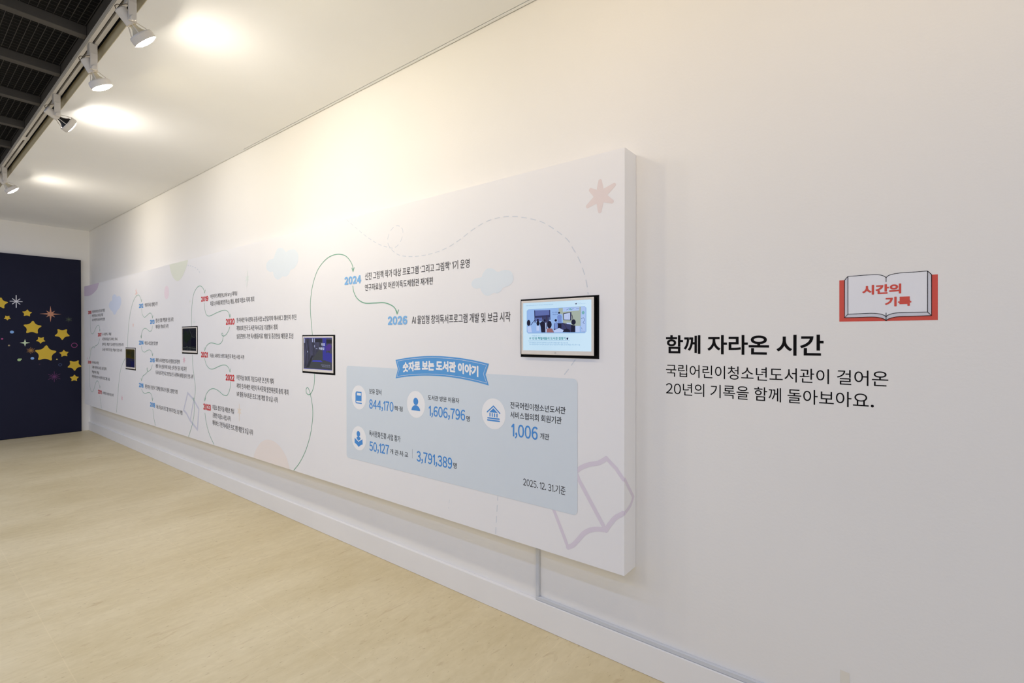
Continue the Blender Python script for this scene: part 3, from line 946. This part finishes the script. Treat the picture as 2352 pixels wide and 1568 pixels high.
scr(2, screen_mat('screen_dim_blue', rgb(44, 44, 58), rgb(70, 70, 96), 16, 1.0, True))
pic(2, (70, 72, 76), [('p', [(.30, .30), (.55, .62), (.66, .60), (.95, .24), (.98, .02), (.1, .02)])], 'picture_ground')
pic(2, (48, 48, 56), [('r', .42, .86, .66, .97), ('p', [(.1, .05), (.30, .45), (.34, .42), (.2, .05)]), ('s', [(.02, .95), (.12, .5), (.05, .1)], .006), ('s', [(.14, .9), (.2, .55)], .006), ('r', .80, .82, .99, .94)], 'picture_shade', 2)
pic(2, (62, 62, 148), [('r', .68, .30, .80, .98), ('p', [(.70, .35), (.80, .28), (.98, .24), (.98, .5), (.86, .55), (.74, .5)])], 'picture_shade', 3)
pic(2, (82, 58, 140), [('p', [(.78, .72), (.9, .82), (.98, .74), (.92, .6), (.8, .6)])], 'picture_shade', 4)
pic(2, (70, 72, 186), [('r', 0, .985, 1, 1), ('r', 0, 0, 1, .012), ('p', [(.3, .24), (.68, .24), (.62, .29), (.34, .28)])], 'picture_edge', 4)
pic(2, (172, 178, 214), [('r', .02, .83, .05, .98), ('r', .31, .86, .34, .98), ('r', .38, .85, .40, .98), ('e', .15, .55, .012, .03), ('e', .4, .73, .01, .04), ('p', [(.44, .66), (.5, .66), (.5, .645), (.45, .645)])], 'picture_highlight', 5)
pic(2, (214, 220, 250), [('t', '미로', .64, .74, .76, .83, .02), ('t', '마음길', .56, .62, .735, .70, .02)], 'screen_lettering', 6)
pic(2, (170, 174, 220), [('t', '국립어린이청소년도서관', .62, .135, .93, .165), ('t', '어린이청소년도서관', .66, .085, .93, .115)], 'screen_lettering', 6)
scr(3, screen_mat('screen_pale_blue', rgb(196, 226, 246), rgb(208, 234, 252), 2, 1.0))
# picture on the bright screen; crop coordinates of the photograph turned into units of the screen
def q(cx, cy):
    px, py = 1180 + cx / 7.84, 640 + cy / 7.84
    t, x0, x1, z0, z1, ys = SCR[3]
    u, z = onY(px, py, ys)
    return ((u - x0) / (x1 - x0), (z - z0) / (z1 - z0))
def qp(*pts): return ('p', [q(*p) for p in pts])
def qe(cx, cy, rx, ry):
    c = q(cx, cy); e = q(cx + rx, cy); f = q(cx, cy - ry)
    return ('e', c[0], c[1], abs(e[0] - c[0]), abs(f[1] - c[1]))
def qs(w, *pts): return ('s', [q(*p) for p in pts], w)
def rr_(x0, y0, x1, y1, y0r, y1r, r=28):
    P_ = [(x0 + r, y0), (x1 - r, y0r), (x1, y0r + r), (x1, y1r - r), (x1 - r, y1r), (x0 + r, y1), (x0, y1 - r), (x0, y0 + r)]
    return ('p', [q(*p) for p in P_])
pic(3, (140, 178, 226), [rr_(235, 552, 1308, 985, 495, 978)], 'photo_border', 1)
pic(3, (152, 186, 238), [rr_(243, 556, 1298, 968, 503, 962)], 'photo_wall', 2)
pic(3, (168, 180, 168), [qp((810, 530), (1210, 503), (1205, 850), (1030, 850), (890, 800), (880, 640), (810, 620))], 'photo_board_wall', 3)
pic(3, (96, 110, 172), [qp((370, 570), (650, 560), (655, 680), (385, 690)), qp((395, 700), (520, 695), (520, 760), (395, 765))], 'photo_window', 3)
pic(3, (52, 56, 100), [qp((375, 670), (655, 650), (655, 690), (380, 705)), qp((370, 568), (385, 568), (395, 790), (378, 790)), qp((640, 560), (658, 560), (662, 740), (645, 740)), qs(.003, (310, 830), (380, 745))], 'photo_window_frame', 4)
pic(3, (176, 200, 244), [qp((885, 520), (1185, 510), (1180, 570), (885, 595)), qp((1215, 510), (1296, 505), (1296, 960), (1215, 960))], 'photo_poster', 4)
pic(3, (60, 76, 128), [qs(.0012, (950, 560), (1000, 540), (1040, 560), (1080, 530)), qs(.0012, (1130, 540), (1180, 530)), qs(.0015, (1215, 720), (1260, 700), (1280, 740), (1250, 790), (1280, 810)), qs(.0012, (1220, 880), (1235, 910)), qs(.001, (1215, 940), (1285, 950))], 'photo_drawing', 5)
pic(3, (120, 178, 186), [qe(1252, 610, 26, 30), qe(1020, 545, 22, 16)], 'photo_badge', 5)
pic(3, (70, 84, 140), [('t', '도서관', *q(695, 620), *q(790, 590)), ('t', '체험해', *q(700, 655), *q(795, 632))], 'photo_lettering', 5)
pic(3, (34, 34, 76), [qp((895, 620), (1040, 600), (1040, 750), (900, 745))], 'photo_television', 5)
pic(3, (196, 210, 246), [qp((908, 632), (1018, 612), (1018, 738), (912, 735))], 'photo_television_screen', 6)
pic(3, (130, 150, 206), [qs(.001, (935, 650), (935, 720)), qs(.001, (960, 645), (960, 722)), qs(.001, (985, 640), (985, 726))], 'photo_lettering', 7)
pic(3, (60, 64, 104), [qp((730, 800), (870, 790), (1060, 830), (1050, 960), (720, 960)), qp((520, 690), (640, 690), (640, 800), (540, 800))], 'photo_desks', 4)
pic(3, (120, 146, 210), [qe(825, 690, 42, 45), qp((785, 680), (860, 670), (868, 800), (795, 800)), qp((740, 800), (780, 770), (800, 840), (790, 900), (735, 900))], 'photo_shirt', 6)
pic(3, (188, 206, 246), [qp((245, 870), (310, 850), (330, 965), (255, 966)), qp((410, 850), (465, 850), (465, 935), (412, 935)), qp((560, 800), (600, 780), (595, 960), (570, 960)), qp((720, 930), (820, 885), (900, 925), (880, 963), (730, 964)), qp((950, 790), (1030, 790), (1040, 820), (960, 815)), qp((1115, 850), (1190, 850), (1190, 960), (1115, 960))], 'photo_white_clothes', 6)
pic(3, (30, 30, 52), [qe(820, 612, 20, 18), qe(760, 748, 22, 22), qe(645, 825, 42, 68), qe(272, 795, 32, 55), qe(437, 742, 18, 20), qe(440, 800, 28, 45), qp((470, 800), (520, 760), (570, 800), (575, 965), (500, 965), (490, 870)), qe(1080, 780, 40, 50), qp((1040, 830), (1110, 840), (1112, 962), (1030, 962)), qp((795, 800), (862, 800), (862, 890), (800, 890)), qp((890, 960), (910, 910), (960, 895), (1010, 920), (1025, 963)), qe(560, 750, 18, 22)], 'photo_dark_hair', 7)
pic(3, (150, 104, 108), [qp((600, 900), (640, 885), (700, 900), (725, 966), (595, 966))], 'photo_pink_clothes', 7)
pic(3, (62, 52, 74), [qs(.0035, (522, 680), (518, 790)), qs(.0035, (592, 660), (590, 900)), qs(.003, (905, 800), (960, 900)), qs(.003, (1052, 650), (1068, 730))], 'photo_raised_arms', 7)
a_ = q(280, 1098); b_ = q(412, 1058)
pic(3, (40, 142, 150), [('t', '# 1318 책벌레들의 도서관 점령기', *q(280, 1098), *q(935, 1048), .02)], 'screen_headline', 1)
pic(3, (34, 44, 86), [qp((948, 1062), (985, 1058), (978, 1095), (955, 1098)), qe(1122, 445, 15, 16)], 'screen_emblem', 1)
pic(3, (222, 236, 250), [qe(1120, 436, 10, 8)], 'screen_emblem', 2)
pic(3, (110, 160, 206), [qs(.0012, (262, 1120), (1005, 1115)), ('t', '한국 책벌레 중 고등학교와 연계하여 청소년의 독서 문화를 이끌어 내는 프로그램', *q(280, 1162), *q(970, 1138)), ('t', '프로그램 운영하면서 1318 참여, 청소년이 만나는 다양한 동아리 활동, 도서관 책읽는 시간, 독서 나눔', *q(280, 1194), *q(1195, 1174)), ('t', '국립어린이청소년도서관 2기 1318 청소년 책벌레들의 활동 모습', *q(222, 492), *q(708, 452)), ('t', '책벌레 2기', *q(330, 1034), *q(480, 1020)), ('t', '문화체육관광부', *q(1150, 432), *q(1215, 424)), ('t', '국립어린이청소년도서관', *q(1150, 456), *q(1290, 440))], 'screen_small_lettering', 1)

# ------------------------------------------------------------------ vinyl lettering on the wall
SIGNINK = mat('vinyl_black', rgb(14, 12, 13), 0.6, 0.02, spec=0.1)
t = thing('wall_lettering', 'black Korean headline over two smaller lines on the white wall below the book sign', 'lettering', (0, 0, 0))
def wl(body, l, r, tp, b, off, name):
    a = Art('Y', 0.0, 1); lay(a, body, l, r, tp, b, off, f=Wp, res=6); a.make(name, SIGNINK, t)
wl('함께 자라온 시간', 1529.8, 1891.8, 769.6, 811.2, 0.021, 'headline')
wl('국립어린이청소년도서관이 걸어온', 1529.8, 2040.6, 835.8, 864.0, 0.0, 'sentence_line')
wl('20년의 기록을 함께 돌아보아요.', 1529.8, 2007.4, 876.6, 905.2, 0.0, 'sentence_line')
# open book sign
t = thing('book_sign', 'flat red and grey open-book sign with red Korean title on the white wall', 'sign', (0, 0, 0))
REDV = mat('vinyl_brick_red', rgb(210, 84, 70), 0.5, 0.02)
PAGE = mat('vinyl_pale_grey', rgb(232, 232, 234), 0.5, 0.01)
PAGE2 = mat('vinyl_grey_page_edge', rgb(208, 208, 214), 0.5, 0.01)
Q = lambda pts: [Wp(*p) for p in Z(pts, 1500, 600, 3.4588)]
a = Art('Y', 0.0, 1); a.poly(Q([(1480, 152), (2262, 103), (2262, 466), (1480, 479)])); a.make('cover', REDV, t)
arcL = [(1548, 120), (1620, 115), (1700, 109), (1760, 106), (1800, 108), (1835, 118), (1851, 130)]
arcR = [(1851, 130), (1868, 115), (1900, 103), (1960, 93), (2050, 87), (2180, 77)]
botL = [(1548, 420), (1650, 415), (1740, 412), (1800, 417), (1835, 428), (1851, 440)]
botR = [(1851, 440), (1868, 426), (1905, 414), (1960, 407), (2050, 405), (2180, 402)]
b2L = [(1522, 447), (1620, 445), (1740, 442), (1800, 447), (1835, 458), (1851, 471)]
b2R = [(1851, 471), (1868, 458), (1905, 446), (1960, 438), (2050, 436), (2212, 430)]
sm = lambda p: smooth(Q(p), 4)
a = Art('Y', 0.0, 2)
a.poly(sm([(1522, 150), (1548, 120)]) + sm(arcL) + sm(arcR) + sm([(2180, 77), (2212, 104)]) + sm([(2212, 104), (2212, 430)]) + sm(b2R)[::-1] + sm(b2L)[::-1])
a.make('page_block', PAGE2, t)
a = Art('Y', 0.0, 3)
a.poly(sm(arcL) + sm(arcR) + sm(botR)[::-1] + sm(botL)[::-1])
a.make('open_pages', PAGE, t)
a = Art('Y', 0.0, 4)
lw = 0.0017
for pl in (arcL, arcR, botL, botR, b2L, b2R): a.stroke(sm(pl), lw)
for pl in ([(1548, 120), (1522, 150), (1522, 447), (1548, 420)], [(1548, 120), (1548, 420)], [(2180, 77), (2212, 104), (2212, 430), (2180, 402)], [(2180, 77), (2180, 402)], [(1851, 130), (1851, 162)], [(1851, 410), (1851, 471)]):
    a.stroke(Q(pl), lw)
a.make('outline', SIGNINK, t)
a = Art('Y', 0.0, 4)
def qt(body, l, r, tp, b, off):
    (u0, z1), (_, z0), (u1, _) = Q([(l, tp)])[0], Q([(l, b)])[0], Q([(r, tp)])[0]
    a.fat(body, u0, u1, z0, z1, 0.016, (z1 - z0) * 0.030, res=5)
qt('시간의', 1662, 1972, 192, 268, 0.062)
qt('기록', 1842, 2052, 284, 360, 0.062)
a.make('sign_lettering', REDV, t)
a = Art('Y', 0.0, 1); a.poly([Wp(1929.8, 1537), Wp(1951.4, 1546), Wp(1951.4, 1640), Wp(1929.8, 1631)])
tag(a.make('tape_patch', mat('masking_tape', rgb(228, 222, 208), 0.6, 0.02), None), 'beige strip of tape low on the white wall at the bottom edge', 'tape')

# ------------------------------------------------------------------ cable trunking under the board
TRUNK = mat('grey_trunking_plastic', rgb(204, 206, 208), 0.45, 0.01, 10)
t = thing('cable_trunking', 'grey L-shaped cable trunking on top of the baseboard and up to the timeline board', 'cable duct', (0, 0, 0))
tx0, tx1 = onY(1230.2, 1370, -0.014)[0], onY(1237.3, 1370, -0.014)[0]
obj('vertical_duct', bevel(boxes((tx0, tx1, -0.014, -0.0008, 0.1495, BZ0 + 0.0)), 0.0012, 1), TRUNK, t)
obj('horizontal_duct', bevel(boxes((tx0, 3.15, -0.0145, -0.0008, 0.1315, 0.149)), 0.0012, 1), TRUNK, t)

# ------------------------------------------------------------------ navy partition with printed stars
NAVY = mat('navy_printed_board', rgb(24, 26, 46), 0.7, 0.03, 2, spec=0.2)
PX = XW + 0.045
yr, ztop = onX(185.7, 597.4, PX)
part = thing('navy_partition', 'dark navy floor-standing partition printed with yellow stars, against the far wall', 'partition', (0, 0, 0))
obj('partition_board', bevel(boxes((XW + 0.002, PX, -4.4, yr, 0.003, ztop)), 0.0015, 1), NAVY, part)
YEL = mat('print_star_yellow', rgb(214, 180, 58), 0.7, 0.03)
def F(cx, cy): return onX(cx / 6.535, 660 + cy / 6.535, PX)
def nstar(cx, cy, h, rot, m=YEL):
    u, z = F(cx, cy); r = abs(F(cx, cy - h)[1] - z) / 0.93
    a = Art('X', PX, 1)
    P = rounded(starpts(u, z, r * 1.14, r * 0.53, 5, rot), 2)
    a.poly([(min(p[0], yr), p[1]) for p in P]); a.make('star', m, part)
for cx, cy, h, rot in ((0, 235, 82, 0.12), (110, 455, 36, 0.62), (407, 385, 52, 0.06), (487, 602, 98, 0.06), (935, 698, 84, 0.63), (612, 788, 50, 0.68), (685, 990, 118, 0.08), (962, 990, 52, -0.08), (1118, 1165, 80, 0.60), (1116, 1360, 50, 0.04)):
    nstar(cx, cy, h, rot)
def nspark(cx, cy, h, arms, thin, m, alt=1.0, rot=0.0):
    u, z = F(cx, cy); r = abs(F(cx, cy - h)[1] - z)
    a = Art('X', PX, 1); P = []
    for k in range(2 * arms):
        ro = r * (alt if (k // 2) % 2 else 1.0)
        rad = ro if k % 2 == 0 else r * thin
        P.append((u + rad * math.sin(rot + math.pi * k / arms), z + rad * math.cos(rot + math.pi * k / arms)))
    a.poly(P); a.make('sparkle', m, part)
def nrays(cx, cy, h, n, w, m, alt=1.0):
    u, z = F(cx, cy); r = abs(F(cx, cy - h)[1] - z)
    a = Art('X', PX, 1)
    for k in range(n):
        t_ = math.pi * k / n; R_ = r * (1.0 if k % 2 == 0 else alt)
        if k * 2 == n: R_ = r * 0.72
        a.stroke([(u - R_ * math.sin(t_), z - R_ * math.cos(t_)), (u + R_ * math.sin(t_), z + R_ * math.cos(t_))], w)
    a.make('sparkle', m, part)
nrays(243, 209, 90, 4, 0.010, mat('print_silver', rgb(206, 206, 210)), 0.62)
nspark(759, 398, 122, 8, 0.24, mat('print_copper', rgb(190, 134, 104)), 0.56)
nspark(375, 830, 56, 4, 0.30, mat('print_mint', rgb(196, 214, 176)))
nrays(462, 945, 48, 6, 0.006, mat('print_amber', rgb(150, 112, 60)), 0.8)
nrays(1033, 480, 40, 6, 0.004, mat('print_moss', rgb(74, 84, 62)), 0.7)
nrays(815, 1338, 76, 6, 0.006, mat('print_plum', rgb(94, 46, 92)), 0.65)
def ndot(cx, cy, h, m, wx=1.0, layer=1):
    u, z = F(cx, cy); r = abs(F(cx, cy - h)[1] - z); a = Art('X', PX, layer); a.disc(u, z, r * wx, r, 24); a.make('dot', m, part)
SKY = mat('print_dot_blue', rgb(130, 172, 222)); ROSEP = mat('print_dot_magenta', rgb(170, 74, 128))
ndot(179, 668, 22, SKY); ndot(486, 1063, 20, SKY); ndot(32, 770, 12, ROSEP); ndot(135, 870, 12, mat('print_dot_khaki', rgb(150, 138, 104)))
ndot(854, 1078, 10, mat('print_dot_gold', rgb(206, 188, 110))); ndot(594, 1153, 10, mat('print_dot_wine', rgb(52, 34, 56)))
DG = mat('print_dot_green', rgb(168, 196, 136)); ndot(288, 1085, 20, DG); ndot(314, 1076, 11, DG, layer=2)
def nring(cx, cy, h, w, m):
    u, z = F(cx, cy); r = abs(F(cx, cy - h)[1] - z); a = Art('X', PX, 1); a.ring(u, z, r, w, 30); a.make('ring', m, part)
nring(1116, 867, 33, 0.0085, mat('print_ring_plum', rgb(136, 62, 112))); nring(903, 1160, 18, 0.006, mat('print_ring_slate', rgb(62, 78, 112)))

# ------------------------------------------------------------------ lighting track and spotlights
WHITE = mat('white_powder_coat', rgb(206, 201, 194), 0.4, 0.015, 12, spec=0.4)
TY = -1.2353                       # slot of the track
bm = bmesh.new()
TX0, TX1 = XW + 0.02, 1.0
for y0, y1 in ((-1.2585, -1.2415), (-1.2300, -1.2120)):
    box(bm, TX0, TX1, y0, y1, 3.118, 3.150)
box(bm, TX0, TX1, -1.2415, -1.2300, 3.140, 3.150)
box(bm, TX0, TX1, -1.2605, -1.2590, 3.124, 3.150)
trk = thing('lighting_track', 'long white slotted lighting track under the edge of the dark steel ceiling', 'lighting track', (0, 0, 0))
obj('track_rail', bm, WHITE, trk)
obj('track_slot', boxes((TX0, TX1, -1.2413, -1.2302, 3.1380, 3.1398)), CASE, trk)
jx = onY(58, 312, TY)[0]
obj('track_joint', boxes((jx - 0.05, jx + 0.05, -1.2588, -1.2118, 3.1165, 3.1179)), WHITE, trk)

BULBBACK = mat('cream_bulb_back', rgb(196, 188, 166), 0.5, 0.04, 20)
BULBDARK = mat('black_bulb_back', rgb(16, 15, 14), 0.5, 0.05, 20)
WIRE = mat('grey_brown_wire', rgb(112, 102, 88), 0.6, 0.05, 20)
def mesh_of(bm, m, sm_=False):
    bmesh.ops.recalc_face_normals(bm, faces=bm.faces)
    me = bpy.data.meshes.new('part'); bm.to_mesh(me); bm.free(); me.materials.append(m)
    if sm_:
        for p in me.polygons: p.use_smooth = True
    return me
adapter_me = mesh_of(bevel(boxes((-0.027, 0.027, -0.019, 0.019, -0.062, 0.0)), 0.004, 2), WHITE)
stem_me = mesh_of(boxes((-0.012, 0.012, -0.0048, 0.0048, 0.0005, 0.016)), WHITE)
bm = boxes((-0.006, 0.006, -0.017, 0.017, -0.155, -0.060))
bevel(bm, 0.0025, 2)
arm_me = mesh_of(bm, WHITE)
knob_me = mesh_of(lathe([(0.001, 0.0), (0.011, 0.0), (0.0135, 0.003), (0.0135, 0.010), (0.011, 0.013), (0.001, 0.013)], 24, Matrix.Rotation(math.pi / 2, 4, 'Y')), WHITE, False)
holder_me = mesh_of(lathe([(0.001, -0.062), (0.023, -0.062), (0.0265, -0.058), (0.0265, 0.010), (0.024, 0.014), (0.001, 0.014)], 32), WHITE)
bulb_prof = [(0.016, 0.012), (0.017, 0.022), (0.021, 0.034), (0.030, 0.046), (0.047, 0.062), (0.055, 0.070)]
bulbc_me = mesh_of(lathe(bulb_prof, 36), BULBBACK, True)
bulbd_me = mesh_of(lathe(bulb_prof, 36), BULBDARK, True)
bm = bmesh.new()                                        # ribbed ring that holds the bulb
n = 96
prof = [(0.0555, 0.060), (0.0600, 0.060), (0.0635, 0.066), (0.0640, 0.092), (0.0630, 0.0965), (0.0600, 0.0965), (0.0585, 0.090)]
rings = []
for j, (r, z) in enumerate(prof):
    rib = 0.0003 if j in (2, 3) else 0.0
    rings.append([bm.verts.new(((r + (rib if i % 2 else -rib)) * math.cos(2 * math.pi * i / n), (r + (rib if i % 2 else -rib)) * math.sin(2 * math.pi * i / n), z)) for i in range(n)])
for j in range(len(prof)):
    a_r, b_r = rings[j], rings[(j + 1) % len(prof)]
    for i in range(n): bm.faces.new((a_r[i], a_r[(i + 1) % n], b_r[(i + 1) % n], b_r[i]))
ring_me = mesh_of(bm, WHITE)
bm = bmesh.new()
for k in range(3):
    t_ = 2 * math.pi * k / 3 + 0.5
    c_, s_ = math.cos(t_), math.sin(t_)
    M_ = Matrix.Rotation(t_, 4, 'Z')
    b2 = tube([(0.0255, 0, 0.006), (0.035, 0, 0.022), (0.052, 0, 0.045), (0.0595, 0, 0.064)], 0.0026, 6)
    me_t = bpy.data.meshes.new('x'); b2.to_mesh(me_t); b2.free(); me_t.transform(M_); bm.from_mesh(me_t); bpy.data.meshes.remove(me_t)
bracket_me = mesh_of(bm, WHITE)
lens_prof = [(0.0585, 0.0945), (0.054, 0.0990), (0.040, 0.1040), (0.020, 0.1070), (0.001, 0.1076)]
def lens_mesh(m): return mesh_of(lathe(lens_prof, 40), m, True)
L_WHITE = lens_mesh(emat('lens_glow_white', (1.0, 0.91, 0.77, 1), LENS))
L_WARM = lens_mesh(emat('lens_glow_warm', (1.0, 0.86, 0.58, 1), LENS * 0.55))
wire_me = mesh_of(tube([(0, 0.004, -0.058), (0.004, -0.022, -0.072), (0.002, -0.038, -0.083), (-0.004, -0.052, -0.085), (-0.010, -0.060, -0.094), (-0.010, -0.054, -0.108)], 0.0022, 6), WIRE, True)

def spot(x, tilt, lens, bulb, label, yaw=0.0):
    t = thing('track_spotlight', label, 'spotlight', (x, TY, 3.1178), 'spotlights on the lighting track')
    def put(name, me, M=None, parent=t):
        o = bpy.data.objects.new(name, me); COL.objects.link(o); o.parent = parent
        if M is not None: o.matrix_local = M
        return o
    ad = put('track_adapter', adapter_me); put('adapter_stem', stem_me, None, ad)
    put('bracket_arm', arm_me, Matrix.Translation((0.030, 0, 0)))
    put('pivot_knob', knob_me, Matrix.Translation((0.036, 0, -0.145)))
    d = Vector((math.sin(yaw) * math.cos(tilt), math.cos(yaw) * math.cos(tilt), -math.sin(tilt)))
    zq = d; xq = Vector((1, 0, 0)); xq = (xq - zq * xq.dot(zq)).normalized(); yq = zq.cross(xq)
    H = Matrix.Translation((-0.004, 0, -0.145)) @ Matrix((xq, yq, zq)).transposed().to_4x4()
    put('lamp_holder', holder_me, H)
    S_ = H @ Matrix.Diagonal((0.87, 0.87, 0.97, 1.0))
    b = put('bulb', bulb, S_); put('retaining_ring', ring_me, S_); put('ring_bracket', bracket_me, S_)
    ln = put('lens', lens, None, b)
    ln.location = (0, 0, 0)
    put('wire', wire_me)
    return t
R = math.radians
spot(-2.990, R(47), L_WHITE, bulbc_me, 'white track spotlight with glaring white lens, nearest the front end of the visible track')
spot(-3.703, R(60), L_WARM, bulbc_me, 'white track spotlight with a yellowish lens and cream bulb back')
L_DIM = lens_mesh(emat('lens_glow_dim', (1.0, 0.93, 0.83, 1), LENS * 0.6))
spot(-4.662, R(26), L_DIM, bulbd_me, 'white track spotlight turned to the wall, showing a black bulb back', -0.18)
spot(-7.040, R(48), L_WHITE, bulbc_me, 'white track spotlight with glaring white lens, farthest along the track')
spot(-2.150, R(55), L_WARM, bulbc_me, 'white track spotlight out of sight between the board end and the first visible lamp')
L_FILL = lens_mesh(emat('lens_glow_fill', (1.0, 0.78, 0.50, 1), LENS * 0.38))  # for two unseen lamps added to warm and brighten the upper wall
spot(-0.900, R(30), L_FILL, bulbc_me, 'added unseen track spotlight brightening the upper wall, in front of the end of the timeline board')
spot(0.300, R(30), L_FILL, bulbc_me, 'added unseen track spotlight brightening the upper wall, in front of the wall lettering')
